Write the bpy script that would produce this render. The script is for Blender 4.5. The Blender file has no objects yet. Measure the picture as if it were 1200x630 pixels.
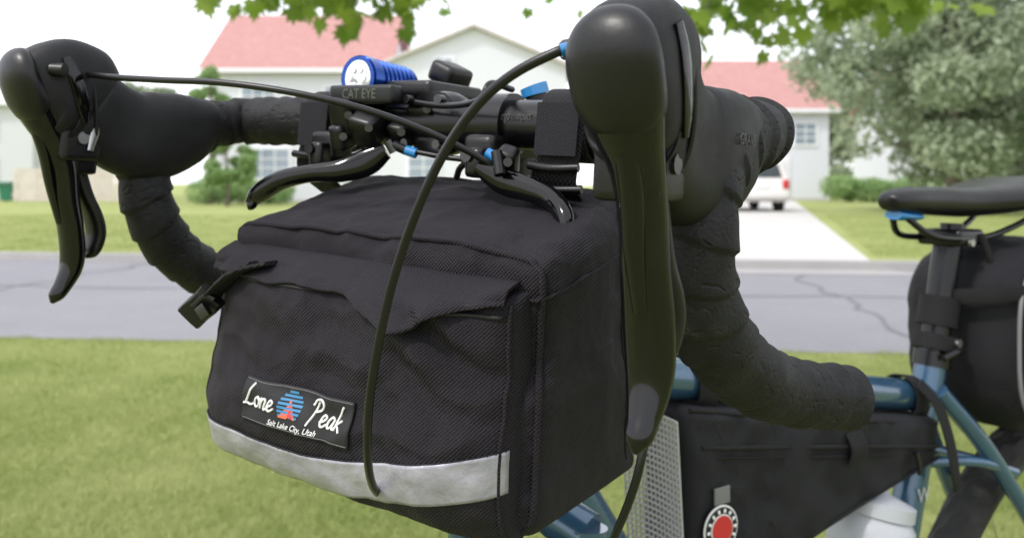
import bpy, bmesh, math, random
import numpy as np
from mathutils import Vector, Matrix, noise
random.seed(7); np.random.seed(7)
sc = bpy.context.scene
H = 1.02
FPX = 950.0

# ------------------------------------------------------------------ helpers
def W(u, v, d):
    """surveyed bearing/elevation/range -> world metres"""
    return Vector(((u-600)/FPX*d, d, H-(v-215)/FPX*d))

def empty(name):
    e = bpy.data.objects.new(name, None); sc.collection.objects.link(e); return e

def link(name, me, mat=None, parent=None, M=None, smooth=True):
    ob = bpy.data.objects.new(name, me); sc.collection.objects.link(ob)
    if mat: me.materials.append(mat)
    if parent: ob.parent = parent
    if M is not None: ob.matrix_local = M
    if smooth and len(me.polygons):
        me.polygons.foreach_set('use_smooth', [True]*len(me.polygons))
    return ob

def mesh(name, vs, fs, mat=None, parent=None, M=None, smooth=True, fixn=True):
    me = bpy.data.meshes.new(name)
    me.from_pydata([tuple(v) for v in vs], [], fs); me.update()
    if fixn:
        bm = bmesh.new(); bm.from_mesh(me)
        bmesh.ops.recalc_face_normals(bm, faces=bm.faces); bm.to_mesh(me); bm.free()
    return link(name, me, mat, parent, M, smooth)

def np_mesh(name, V, nper, mat, parent=None, smooth=False):
    n = len(V)//nper
    me = bpy.data.meshes.new(name)
    me.vertices.add(len(V)); me.vertices.foreach_set('co', V.astype(np.float32).ravel())
    me.loops.add(len(V)); me.loops.foreach_set('vertex_index', np.arange(len(V), dtype=np.int32))
    me.polygons.add(n)
    me.polygons.foreach_set('loop_start', np.arange(0, len(V), nper, dtype=np.int32))
    me.polygons.foreach_set('loop_total', np.full(n, nper, dtype=np.int32))
    me.update(calc_edges=True); me.validate()
    return link(name, me, mat, parent, None, smooth)

def catmull(rows, n):
    R = [np.array(r, float) for r in rows]
    R = [2*R[0]-R[1]]+R+[2*R[-1]-R[-2]]
    seg = len(R)-3; out = []
    for i in range(n+1):
        t = i/n*seg; k = min(int(t), seg-1); t -= k
        p0, p1, p2, p3 = R[k:k+4]
        out.append(.5*((2*p1)+(-p0+p2)*t+(2*p0-5*p1+4*p2-p3)*t*t+(-p0+3*p1-3*p2+p3)*t**3))
    return out

def loft(name, rows, mat, parent=None, M=None, n=40, ring=20, ref=None, ex=2.0, mod=None, spline=True):
    """rows: (x,y,z,r1[,r2]) ; r1 along ref, r2 perpendicular"""
    rows = [tuple(r) if len(r) == 5 else tuple(r)+(r[3],) for r in rows]
    P = catmull(rows, n) if spline else [np.array(r, float) for r in rows]
    m = len(P); vs = []; s = 0
    e1 = None
    for i, p in enumerate(P):
        a = P[max(0, i-1)]; b = P[min(m-1, i+1)]
        t = Vector(b[:3]-a[:3])
        if t.length < 1e-9: t = Vector((0, 0, 1))
        t.normalize()
        if ref is not None: e = Vector(ref)
        elif e1 is None: e = Vector((0, 0, 1)) if abs(t.z) < .9 else Vector((1, 0, 0))
        else: e = e1
        e = e-t*e.dot(t); e.normalize(); e1 = e; e2 = t.cross(e)
        if i: s += float(np.linalg.norm(P[i][:3]-P[i-1][:3]))
        for j in range(ring):
            th = 2*math.pi*j/ring
            c, q = math.cos(th), math.sin(th)
            k = (abs(c)**ex+abs(q)**ex)**(-1/ex)
            mm = mod(s, th, i/(m-1)) if mod else 0
            r1 = max(p[3], 1e-4)+mm; r2 = max(p[4], 1e-4)+mm
            vs.append(Vector(p[:3])+e*(c*k*r1)+e2*(q*k*r2))
    fs = []
    for i in range(m-1):
        for j in range(ring):
            a = i*ring+j; b = i*ring+(j+1) % ring
            fs.append((a, b, b+ring, a+ring))
    c0 = len(vs); vs.append(Vector(P[0][:3])); c1 = len(vs); vs.append(Vector(P[-1][:3]))
    for j in range(ring):
        fs.append((c0, (j+1) % ring, j)); fs.append((c1, (m-1)*ring+j, (m-1)*ring+(j+1) % ring))
    ob = mesh(name, vs, fs, mat, parent, M)
    try: ob.data.set_sharp_from_angle(angle=math.radians(50))
    except Exception: pass
    return ob

def tube(name, pts, r, mat, parent=None, M=None, n=48, ring=12, spline=True):
    return loft(name, [tuple(p)+(r, r) for p in pts], mat, parent, M, n, ring, spline=spline)

def box(name, cen, size, mat, parent=None, M=None, bev=0.0, rot=None, seg=3):
    bm = bmesh.new(); bmesh.ops.create_cube(bm, size=1)
    for v in bm.verts: v.co = Vector((v.co.x*size[0], v.co.y*size[1], v.co.z*size[2]))
    if bev > 0: bmesh.ops.bevel(bm, geom=bm.edges[:], offset=bev, segments=seg, affect='EDGES', profile=.6)
    R = rot if rot is not None else Matrix.Identity(4)
    for v in bm.verts: v.co = (R @ v.co)+Vector(cen)
    me = bpy.data.meshes.new(name); bm.to_mesh(me); bm.free()
    ob = link(name, me, mat, parent, M, bev > 0)
    if bev > 0:
        try: me.set_sharp_from_angle(angle=math.radians(40))
        except Exception: pass
    return ob

# ------------------------------------------------------------------ materials
def mat(name, col, rough=.5, metal=0, bump=None, var=None, coat=0, spec=.5, transl=0, rvar=None):
    m = bpy.data.materials.new(name); m.use_nodes = True
    nt = m.node_tree; N = nt.nodes; Lk = nt.links
    b = N['Principled BSDF']
    b.inputs['Base Color'].default_value = (*col, 1); b.inputs['Roughness'].default_value = rough
    b.inputs['Metallic'].default_value = metal
    b.inputs['Specular IOR Level'].default_value = spec
    b.inputs['Coat Weight'].default_value = coat; b.inputs['Coat Roughness'].default_value = .06
    tc = N.new('ShaderNodeTexCoord')
    if rvar:
        nr = N.new('ShaderNodeTexNoise'); nr.inputs['Scale'].default_value = rvar[0]; nr.inputs['Detail'].default_value = 8; nr.inputs['Roughness'].default_value = .7
        Lk.new(tc.outputs['Object'], nr.inputs['Vector'])
        mr = N.new('ShaderNodeMapRange'); mr.inputs['From Min'].default_value = .35; mr.inputs['From Max'].default_value = .7
        mr.inputs['To Min'].default_value = rough; mr.inputs['To Max'].default_value = rvar[1]
        Lk.new(nr.outputs['Fac'], mr.inputs['Value']); Lk.new(mr.outputs[0], b.inputs['Roughness'])
    if var:
        col2, scale = var[0], var[1]
        nz = N.new('ShaderNodeTexNoise'); nz.inputs['Scale'].default_value = scale; nz.inputs['Detail'].default_value = 6
        nz.inputs['Roughness'].default_value = .65
        Lk.new(tc.outputs['Object'], nz.inputs['Vector'])
        cr = N.new('ShaderNodeValToRGB')
        cr.color_ramp.elements[0].position = .35; cr.color_ramp.elements[1].position = .65
        cr.color_ramp.elements[0].color = (*col, 1); cr.color_ramp.elements[1].color = (*col2, 1)
        Lk.new(nz.outputs['Fac'], cr.inputs['Fac']); Lk.new(cr.outputs['Color'], b.inputs['Base Color'])
    if bump:
        scale, dist = bump[0], bump[1]
        nz = N.new('ShaderNodeTexNoise'); nz.inputs['Scale'].default_value = scale; nz.inputs['Detail'].default_value = 4
        Lk.new(tc.outputs['Object'], nz.inputs['Vector'])
        bp = N.new('ShaderNodeBump'); bp.inputs['Distance'].default_value = dist; bp.inputs['Strength'].default_value = 1
        Lk.new(nz.outputs['Fac'], bp.inputs['Height']); Lk.new(bp.outputs['Normal'], b.inputs['Normal'])
    if transl > 0:
        tr = N.new('ShaderNodeBsdfTranslucent'); mx = N.new('ShaderNodeMixShader'); mx.inputs[0].default_value = transl
        src = b.inputs['Base Color']
        if src.is_linked: Lk.new(src.links[0].from_socket, tr.inputs['Color'])
        else: tr.inputs['Color'].default_value = (*col, 1)
        Lk.new(b.outputs[0], mx.inputs[1]); Lk.new(tr.outputs[0], mx.inputs[2])
        Lk.new(mx.outputs[0], N['Material Output'].inputs[0])
    return m

def fabric(name, c1, c2, pitch=.0022, dist=.0004, rough=.72):
    m = mat(name, c1, rough, spec=.28); nt = m.node_tree; N = nt.nodes; Lk = nt.links; b = N['Principled BSDF']
    tc = N.new('ShaderNodeTexCoord'); sp = N.new('ShaderNodeSeparateXYZ'); Lk.new(tc.outputs['Object'], sp.inputs[0])
    k = 2*math.pi/pitch
    def mth(op, a, b2=None):
        n = N.new('ShaderNodeMath'); n.operation = op
        for i, x in enumerate((a, b2)):
            if x is None: continue
            if isinstance(x, (int, float)): n.inputs[i].default_value = x
            else: Lk.new(x, n.inputs[i])
        return n.outputs[0]
    p = mth('ADD', sp.outputs[0], sp.outputs[1]); q = mth('ADD', sp.outputs[2], mth('MULTIPLY', sp.outputs[1], .7))
    sp_ = mth('SINE', mth('MULTIPLY', p, k)); sq = mth('SINE', mth('MULTIPLY', q, k))
    w = mth('MULTIPLY', sp_, sq)
    w = mth('ADD', mth('MULTIPLY', w, .5), .5)
    nz = N.new('ShaderNodeTexNoise'); nz.inputs['Scale'].default_value = 600; nz.inputs['Detail'].default_value = 3; Lk.new(tc.outputs['Object'], nz.inputs['Vector'])
    hgt = mth('ADD', w, nz.outputs['Fac'])
    bp = N.new('ShaderNodeBump'); bp.inputs['Distance'].default_value = dist
    Lk.new(hgt, bp.inputs['Height']); Lk.new(bp.outputs['Normal'], b.inputs['Normal'])
    n2 = N.new('ShaderNodeTexNoise'); n2.inputs['Scale'].default_value = 14; n2.inputs['Detail'].default_value = 5
    Lk.new(tc.outputs['Object'], n2.inputs['Vector'])
    f = mth('MULTIPLY', mth('ADD', mth('MULTIPLY', w, .85), mth('MULTIPLY', nz.outputs['Fac'], .4)), mth('ADD', n2.outputs['Fac'], .3))
    mx = N.new('ShaderNodeMix'); mx.data_type = 'RGBA'; Lk.new(f, mx.inputs[0])
    mx.inputs[6].default_value = (*c1, 1); mx.inputs[7].default_value = (*c2, 1)
    Lk.new(mx.outputs[2], b.inputs['Base Color'])
    return m

M_rubber = mat('hood_rubber', (.0042, .0042, .005), .52, bump=(900, .00012), var=((.0085, .0085, .0092), 30), rvar=(40, .66), spec=.3)
M_gloss = mat('lever_gloss', (.0022, .0022, .0026), .07, bump=(14, .0006), rvar=(60, .17), spec=.42)
M_plastic = mat('black_plastic', (.004, .004, .0045), .32, bump=(300, .0001), rvar=(50, .46), spec=.4)
M_alu = mat('black_alloy', (.007, .007, .008), .26, metal=.3)
M_silver = mat('silver', (.45, .45, .47), .3, metal=1)
M_bolt = mat('dark_bolt', (.08, .08, .085), .3, metal=1)
M_blue = mat('blue_anodised', (.004, .055, .30), .22, metal=.75, coat=.4)
M_cyan = mat('light_blue', (.012, .18, .45), .3, coat=.4)
M_cable = mat('cable_housing', (.004, .004, .005), .34, spec=.4)
M_frame = mat('frame_paint', (.025, .07, .13), .26, metal=.3, coat=.8, var=((.03, .085, .15), 8))
M_tyre = mat('tyre', (.012, .012, .012), .85, bump=(200, .002))
M_fab = fabric('cordura', (.0014, .0012, .002), (.0235, .019, .0275), pitch=.0021, dist=.0006)
M_fab2 = fabric('pack_cloth', (.0025, .0025, .0036), (.013, .013, .018), pitch=.0018, dist=.0003)
M_web = fabric('webbing', (.0018, .0018, .0022), (.011, .011, .013), pitch=.003, dist=.0006)
M_pipe = mat('piping', (.003, .0026, .0035), .6)
M_refl = mat('reflective_tape', (.36, .35, .40), .40, metal=.2, bump=(150, .0011), var=((.26, .255, .30), 40))
M_white = mat('white_print', (.75, .75, .75), .6)
M_net = mat('net_cord', (.36, .36, .36), .7)
M_lab = mat('label_cloth', (.006, .006, .008), .7, bump=(1500, .0002))
M_org = mat('orange_print', (.60, .10, .025), .6)
M_lbl = mat('blue_print', (.03, .18, .36), .6)
M_red = mat('red_print', (.45, .015, .02), .5)
M_glass = mat('lamp_glass', (.75, .78, .8), .08, metal=.6, coat=1)
M_grey = mat('grey_strap', (.14, .14, .14), .7, bump=(400, .0003))
M_thread = mat('sewing_thread', (.018, .017, .02), .7)
M_bottle = mat('bottle_plastic', (.52, .54, .58), .35, transl=.3)

M_tape = mat('bar_tape', (.014, .014, .016), .66, spec=.3)
def _tape():
    nt = M_tape.node_tree; N = nt.nodes; Lk = nt.links; b = N['Principled BSDF']
    tc = N.new('ShaderNodeTexCoord')
    vo = N.new('ShaderNodeTexVoronoi'); vo.feature = 'SMOOTH_F1'; vo.inputs['Scale'].default_value = 120
    dn = N.new('ShaderNodeTexNoise'); dn.inputs['Scale'].default_value = 60
    mp = N.new('ShaderNodeMapping'); mp.inputs['Scale'].default_value = (.5, .8, 1.6)
    ad = N.new('ShaderNodeVectorMath'); ad.operation = 'MULTIPLY_ADD'; ad.inputs[1].default_value = (.03, .03, .03)
    Lk.new(tc.outputs['Object'], mp.inputs[0]); Lk.new(tc.outputs['Object'], dn.inputs['Vector'])
    Lk.new(dn.outputs['Color'], ad.inputs[0]); Lk.new(mp.outputs[0], ad.inputs[2]); Lk.new(ad.outputs[0], vo.inputs['Vector'])
    r = N.new('ShaderNodeValToRGB'); r.color_ramp.elements[0].position = .10; r.color_ramp.elements[1].position = .30
    Lk.new(vo.outputs['Distance'], r.inputs[0])
    nz = N.new('ShaderNodeTexNoise'); nz.inputs['Scale'].default_value = 600; nz.inputs['Detail'].default_value = 4; Lk.new(tc.outputs['Object'], nz.inputs['Vector'])
    a = N.new('ShaderNodeMath'); a.operation = 'MULTIPLY_ADD'; a.inputs[1].default_value = .9
    Lk.new(nz.outputs['Fac'], a.inputs[0]); Lk.new(r.outputs[0], a.inputs[2])
    bp = N.new('ShaderNodeBump'); bp.inputs['Distance'].default_value = .0007; Lk.new(a.outputs[0], bp.inputs['Height'])
    Lk.new(bp.outputs[0], b.inputs['Normal'])
    n2 = N.new('ShaderNodeTexNoise'); n2.inputs['Scale'].default_value = 38; n2.inputs['Detail'].default_value = 9; n2.inputs['Roughness'].default_value = .72
    Lk.new(tc.outputs['Object'], n2.inputs['Vector'])
    cr = N.new('ShaderNodeValToRGB'); cr.color_ramp.elements[0].position = .42; cr.color_ramp.elements[1].position = .74
    cr.color_ramp.elements[0].color = (.0045, .0045, .0055, 1); cr.color_ramp.elements[1].color = (.034, .032, .032, 1)
    e = cr.color_ramp.elements.new(.58); e.color = (.011, .011, .012, 1)
    Lk.new(n2.outputs['Fac'], cr.inputs[0]); Lk.new(cr.outputs[0], b.inputs['Base Color'])
_tape()

# ------------------------------------------------------------------ cockpit local frame
A = Vector((.836, -.547, -.055)).normalized()
Fw = Vector((-.548, -.837, 0)); Fw = (Fw-A*Fw.dot(A)).normalized()
U = A.cross(-Fw).normalized()
C = Vector((-.045, .53, H+.039))
MB = Matrix(((A.x, -Fw.x, U.x, C.x), (A.y, -Fw.y, U.y, C.y), (A.z, -Fw.z, U.z, C.z), (0, 0, 0, 1)))
MBi = MB.inverted()
def q(a, f, h): return (a, -f, h)
def qr(a, f, h, r1, r2=None): return (a, -f, h, r1, r1 if r2 is None else r2)
def WL(u, v, d): return tuple(MBi @ W(u, v, d))

bike = empty('touring_bicycle')
AX = (1, 0, 0)

tube('bar_clamp_zone', [q(-.10, 0, 0), q(0, 0, 0), q(.10, 0, 0)], .0155, M_alu, bike, MB, ring=28)
for sd in (1, -1):
    def tapemod(s, th, t):
        x = (s/.0195+sd*(.5+.5*math.sin(th+1))*.45+.3+.05*noise.noise(Vector((s*40, th, 3)))) % 1.0
        r = .0023*(x if x < .89 else (1-x)/.11*.89)
        return r-.0005+.0008*noise.noise(Vector((s*70, math.cos(th)*1.5, math.sin(th)*1.5+sd*7)))
    path = [(.094, 0, 0), (.13, 0, 0), (.165, -.003, 0), (.190, -.008, 0), (.2045, -.001, -.001), (.2075, .018, -.004), (.205, .048, -.011),
            (.204, .073, -.026), (.205, .079, -.046), (.204, .0735, -.071), (.207, .0536, -.099), (.213, .0146, -.1236),
            (.224, -.028, -.139), (.2426, -.0695, -.1467)]
    rows = [qr(sd*p[0], p[1], p[2], .0172) for p in path]
    loft('bar_tape', rows, M_tape, bike, MB, n=520, ring=44, mod=tapemod)
    e = path[-1]; d = Vector((sd*.018, .041, -.006)).normalized()
    p0 = Vector(q(sd*e[0], e[1], e[2]))
    tube('bar_end_plug', [p0-d*.002, p0+d*.003, p0+d*.0045], .0155, M_plastic, bike, MB, n=6, ring=24)
    tube('tape_finish_band', [q(sd*.090, 0, 0), q(sd*.094, 0, 0), q(sd*.100, 0, 0)], .0182, M_plastic, bike, MB, n=6, ring=28)

    ao = sd*.201
    def hoodmod(s, th, t):
        return .0003*noise.noise(Vector((s*60, th, sd)))-.0014*math.exp(-((t-.62)/.10)**2)*abs(math.cos(th))**3-.0009*math.exp(-((t-.80)/.018)**2)
    hood = [(.034, -.008, .0185, .0195), (.042, -.008, .0202, .0215), (.055, -.011, .0208, .027), (.075, -.016, .0196, .031),
            (.092, -.016, .0174, .030), (.108, -.010, .0162, .028), (.122, -.003, .0168, .029), (.132, .003, .0180, .032), (.138, .005, .015, .028)]
    loft('hood', [qr(ao, f, h, r1, r2) for f, h, r1, r2 in hood], M_rubber, bike, MB, n=90, ring=48, ref=AX, ex=3.1, mod=hoodmod)
    brk = [(.122, .002, .0160, .029), (.132, .008, .0190, .0335), (.142, .013, .0195, .0312), (.153, .015, .0186, .0255), (.162, .0155, .0155, .018), (.1675, .0145, .009, .010), (.169, .0145, .001, .001)]
    loft('bracket_head', [qr(ao, f, h, r1, r2) for f, h, r1, r2 in brk], M_rubber, bike, MB, n=36, ring=44, ref=AX, ex=2.8)
    sl = []
    for i in range(33):
        th = 2*math.pi*i/32; c, s_ = math.cos(th), math.sin(th); k = (abs(c)**2.6+abs(s_)**2.6)**(-1/2.6)
        sl.append(q(ao+c*k*.0186, .129+.004*s_, .0045+s_*k*.0325))
    tube('hood_lip', sl, .0011, M_rubber, bike, MB, n=64, ring=8)
    lev = [(.161, .030, .003, .002), (.166, .027, .0125, .006), (.1675, .018, .0170, .0080), (.162, .005, .0172, .010), (.153, -.008, .0140, .011), (.1445, -.022, .0108, .010),
           (.139, -.040, .0098, .0088), (.1365, -.060, .0100, .0078), (.133, -.078, .0106, .0070), (.131, -.095, .0102, .0068),
           (.132, -.106, .0088, .0064), (.1365, -.116, .0066, .0054), (.141, -.123, .0052, .0044), (.1435, -.1275, .001, .001)]
    # upper cap of the lever is satin, the blade is gloss
    loft('brake_lever', [qr(ao+(.003 if sd > 0 else 0)+.005*(sd > 0)*max(0, -h/.12), f, h, r1, r2) for f, h, r1, r2 in lev], M_gloss, bike, MB, n=90, ring=40, ref=AX, ex=2.0)
    capr = [(.1615, .031, .003, .002), (.1668, .0275, .0131, .0066), (.1680, .018, .0176, .0086), (.1625, .005, .0178, .0106), (.1575, -.002, .0163, .0112), (.156, -.0035, .0148, .010)]
    loft('lever_cap', [qr(ao+(.003 if sd > 0 else 0), f, h, r1, r2) for f, h, r1, r2 in capr], M_plastic, bike, MB, n=40, ring=40, ref=AX, ex=2.1)
    loft('lever_spine', [qr(ao+.004*(sd > 0), .1600, -.009, .0042, .0025), qr(ao+.005*(sd > 0), .1515, -.030, .0048, .0030), qr(ao+.005*(sd > 0), .1465, -.052, .0042, .0026), qr(ao+.006*(sd > 0), .1400, -.076, .0030, .0018)], M_gloss, bike, MB, n=30, ring=20, ref=AX)
    pad = [(.134, -.022, .006, .006), (.128, -.040, .0065, .005), (.122, -.058, .0075, .0045), (.116, -.072, .0095, .0045), (.1135, -.084, .0095, .0045), (.116, -.096, .007, .004), (.120, -.1, .001, .001)]
    loft('shift_paddle', [qr(ao+sd*.004, f, h, r1, r2) for f, h, r1, r2 in pad], M_plastic, bike, MB, n=40, ring=20, ref=AX, ex=2.4)
    box('pivot_block', q(ao, .134, -.018), (.028, .026, .034), M_plastic, bike, MB, bev=.004)
    box('pivot_fork', q(ao, .1285, -.034), (.017, .016, .02), M_alu, bike, MB, bev=.003)
    for s2 in (1, -1):
        tube('pivot_pin', [q(ao+s2*.011, .134, -.020), q(ao+s2*.0155, .134, -.020)], .004, M_silver if s2 == -sd else M_bolt, bike, MB, n=3, spline=False)
        loft('side_plate', [qr(ao+s2*.0182, .148, .030, .0012, .003), qr(ao+s2*.0196, .143, .018, .0014, .0042), qr(ao+s2*.0194, .138, .002, .0014, .0042), qr(ao+s2*.018, .135, -.010, .0012, .002)], M_gloss, bike, MB, n=14, ring=12, ref=AX, ex=4)
    loft('return_spring', [qr(ao-sd*.0155, .132, -.003, .001, .0025), qr(ao-sd*.0155, .127, -.013, .001, .003), qr(ao-sd*.0155, .130, -.028, .001, .002)], M_silver, bike, MB, n=10, ring=10, ref=AX)
    tube('cable_port', [q(ao-sd*.017, .156, .021), q(ao-sd*.024, .152, .021)], .0042, M_plastic, bike, MB, n=3, spline=False)

def text_mesh(name, body, size, matl, parent, M, fn, shear=0, ext=.0001, bold=0):
    cu = bpy.data.curves.new(name, 'FONT'); cu.body = body; cu.size = size; cu.shear = shear
    cu.align_x = 'CENTER'; cu.align_y = 'CENTER'; cu.extrude = ext; cu.offset = bold
    ob = bpy.data.objects.new(name, cu); sc.collection.objects.link(ob)
    dg = bpy.context.evaluated_depsgraph_get(); dg.update()
    me = bpy.data.meshes.new_from_object(ob.evaluated_get(dg))
    bpy.data.objects.remove(ob)
    for v in me.vertices: v.co = fn(v.co)
    me.materials.clear()
    return link(name, me, matl, parent, M, False)

M_emb = mat('embossed_text', (.03, .03, .032), .5)
text_mesh('clamp_text', 'ergo compact', .008, M_grey, bike, MB,
          lambda c: Vector((.066+c.x*.5, -.0157*math.cos(c.y/.0157+.3)-.0004, .0157*math.sin(c.y/.0157+.3))))
text_mesh('hood_text', 'GRAVEL', .0070, M_emb, bike, MB, lambda c: Vector((.201+.0206+c.z, -(.066-c.x), -.008+c.y)))

loft('stem', [qr(0, .012, 0, .018, .02), qr(0, 0, 0, .021, .021), qr(0, -.02, .0, .017, .017), qr(0, -.06, -.004, .015, .016), qr(0, -.09, -.008, .019, .02)], M_alu, bike, MB, n=24, ring=24, ref=AX, ex=3)
tube('steerer_spacers', [q(0, -.09, -.06), q(0, -.09, -.03), q(0, -.09, .022)], .018, M_plastic, bike, MB)
for sx in (-1, 1):
    for sh in (-1, 1):
        tube('stem_bolt', [q(sx*.013, .018, sh*.014), q(sx*.013, .0235, sh*.014)], .003, M_bolt, bike, MB, n=3, spline=False)

def interrupter(a, pts, w0):
    tube('interrupter_clamp', [q(a-.008, 0, 0), q(a, 0, 0), q(a+.008, 0, 0)], .0195, M_alu, bike, MB, n=6, ring=28)
    box('interrupter_body', q(a, .017, -.018), (.022, .022, .022), M_plastic, bike, MB, bev=.005)
    box('interrupter_hinge', q(a+.003, .03, -.024), (.012, .014, .018), M_alu, bike, MB, bev=.004)
    tube('interrupter_bolt', [q(a, .03, -.02), q(a, .039, -.02)], .004, M_bolt, bike, MB, n=3, spline=False)
    loft('interrupter_blade', [tuple(W(*p[:3]))+(p[3], p[4]) for p in pts], M_gloss, bike, None, n=40, ring=22, ref=(0, 0, 1), ex=2.4)
interrupter(-.083, [(452, 176, .53, .006, .005), (430, 190, .53, .009, .005), (400, 200, .53, .0075, .006), (365, 203, .535, .006, .006), (330, 211, .54, .0065, .006), (305, 226, .545, .0065, .006), (294, 237, .55, .0035, .004), (291, 240, .55, .001, .001)], 1)
interrupter(.048, [(560, 196, .47, .004, .004), (590, 212, .465, .008, .005), (620, 222, .455, .007, .005), (645, 232, .445, .006, .005), (660, 250, .435, .0055, .005), (664, 268, .43, .0045, .004), (662, 276, .43, .003, .003), (661, 279, .43, .001, .001)], 1)
tube('blade_hook', [W(652, 262, .43), W(650, 272, .43), W(657, 280, .43), W(665, 274, .43)], .0018, M_gloss, bike, None, n=16)
tube('blade_hook', [W(300, 231, .545), W(296, 240, .545), W(291, 241, .545)], .003, M_gloss, bike, None, n=16)

for (u, v, d, s) in ((408, 135, .54, (.018, .02, .026)), (402, 160, .54, (.012, .016, .018)), (432, 150, .53, (.020, .018, .022)), (470, 155, .53, (.014, .014, .016)), (500, 128, .53, (.02, .02, .012)), (595, 190, .47, (.012, .012, .02)), (520, 160, .53, (.012, .012, .014)), (545, 150, .52, (.010, .02, .012))):
    box('accessory_clamp', WL(u, v, d), s, M_plastic, bike, MB, bev=.004, rot=Matrix.Rotation(.3+.01*(u % 40), 4, 'X') @ Matrix.Rotation(.008*(u % 50), 4, 'Y'))
    tube('clamp_screw', [WL(u, v, d-.012), WL(u, v, d-.0155)], .0026, M_bolt, bike, MB, n=3, spline=False)
for (p0, p1, mt) in (((462, 170, .52), (476, 176, .518), M_alu), ((476, 176, .518), (488, 180, .516), M_cyan), ((571, 179, .47), (581, 185, .468), M_cyan), ((582, 178, .46), (586, 205, .455), M_alu), ((455, 165, .52), (462, 178, .52), M_bolt)):
    a, b = W(*p0), W(*p1); tube('barrel_adjuster', [a, (a+b)/2, b], .0033, mt, bike, None, n=4, spline=False)

tube('brake_cable', [W(*p) for p in ((92, 85, .525), (125, 90, .505), (190, 94, .485), (260, 97, .472), (340, 108, .462), (420, 126, .458), (490, 150, .46), (550, 178, .465), (600, 208, .47), (640, 228, .49))], .0020, M_cable, bike, None, n=90)
tube('cable_ferrule', [W(90, 85, .527), W(99, 87, .52)], .0029, M_cyan, bike, None, n=3, spline=False)
tube('brake_cable', [W(*p) for p in ((668, 58, .298), (650, 62, .298), (600, 88, .303), (558, 125, .31), (520, 180, .32), (487, 250, .328), (460, 330, .337), (442, 410, .345), (432, 480, .355), (431, 535, .368), (436, 566, .388), (446, 579, .415), (462, 578, .46))], .0020, M_cable, bike, None, n=110)
tube('cable_ferrule', [W(668, 57, .297), W(657, 60, .297)], .0026, M_cyan, bike, None, n=3, spline=False)
tube('shift_cable', [W(*p) for p in ((488, 178, .516), (520, 184, .51), (548, 188, .505), (590, 200, .50))], .0018, M_cable, bike)
tube('shift_cable', [W(*p) for p in ((535, 208, .50), (540, 196, .49), (556, 186, .48), (575, 186, .47), (600, 192, .47))], .002, M_cable, bike)
tube('shift_cable', [W(*p) for p in ((420, 110, .55), (470, 118, .53), (520, 124, .50), (560, 118, .47), (575, 98, .47), (600, 105, .5))], .002, M_cable, bike)
tube('shift_cable', [W(*p) for p in ((758, 300, .40), (765, 380, .385), (766, 450, .37), (752, 535, .36), (738, 585, .365), (715, 640, .38), (690, 700, .42))], .0020, M_cable, bike)

# ------------------------------------------------------------------ headlight
lamp = empty('bicycle_headlight')
la, lh = -.058, .0285
def lrow(f, r): return qr(la, f, lh, r, r)
loft('lamp_barrel', [lrow(.018, .0140), lrow(.021, .0150), lrow(.019, .0155), lrow(.012, .0155), lrow(.011, .0143)], M_blue, lamp, MB, n=20, ring=32, spline=False)
fins = []
for i in range(44):
    f = .0115-i*.0008
    fins.append(lrow(f, .0149-.0018*(1 if (i//3) % 2 else 0)-.00004*i))
loft('cooling_fins', fins, M_blue, lamp, MB, ring=32, spline=False)
loft('lamp_tail', [lrow(-.023, .0125), lrow(-.027, .0125), lrow(-.032, .009), lrow(-.034, .003)], M_blue, lamp, MB, n=12, ring=28)
loft('lamp_lens', [lrow(.0175, .0124), lrow(.0205, .0121), lrow(.0215, .0102)], M_glass, lamp, MB, n=6, ring=32, spline=False)
for k in range(6):
    th = k*math.pi/3
    c = (la+.0063*math.cos(th), 0, lh+.0063*math.sin(th))
    tube('lens_optic', [q(c[0], .0212, c[2]), q(c[0], .0225, c[2])], .0025, M_white, lamp, MB, n=3, ring=14, spline=False)
box('lamp_mount', q(la+.004, -.012, .0175), (.024, .080, .010), M_plastic, lamp, MB, bev=.003)
box('battery_case', q(la+.034, -.020, .022), (.04, .06, .012), M_plastic, lamp, MB, bev=.004)
box('mount_knob', q(la+.022, -.052, .038), (.022, .028, .016), M_plastic, lamp, MB, bev=.005, rot=Matrix.Rotation(.4, 4, 'Y'))
box('mount_front', q(la+.014, .0275, .0165), (.056, .012, .0125), M_plastic, lamp, MB, bev=.003)
M_grtxt = mat('grey_text', (.20, .23, .16), .5)
text_mesh('lamp_text', 'CAT EYE', .0090, M_grtxt, lamp, MB, lambda c: Vector((la+.014+c.x*.85, -.0338, .0165+c.y)))

bell = empty('bicycle_bell')
tube('bell_dome', [W(628, 112, .52), W(626, 104, .52), W(625, 101, .52)], .009, M_cyan, bell, None, n=8, ring=24)
tube('bell_base', [W(630, 125, .52), W(628, 110, .52)], .007, M_plastic, bell, None, n=6, ring=20)

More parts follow.
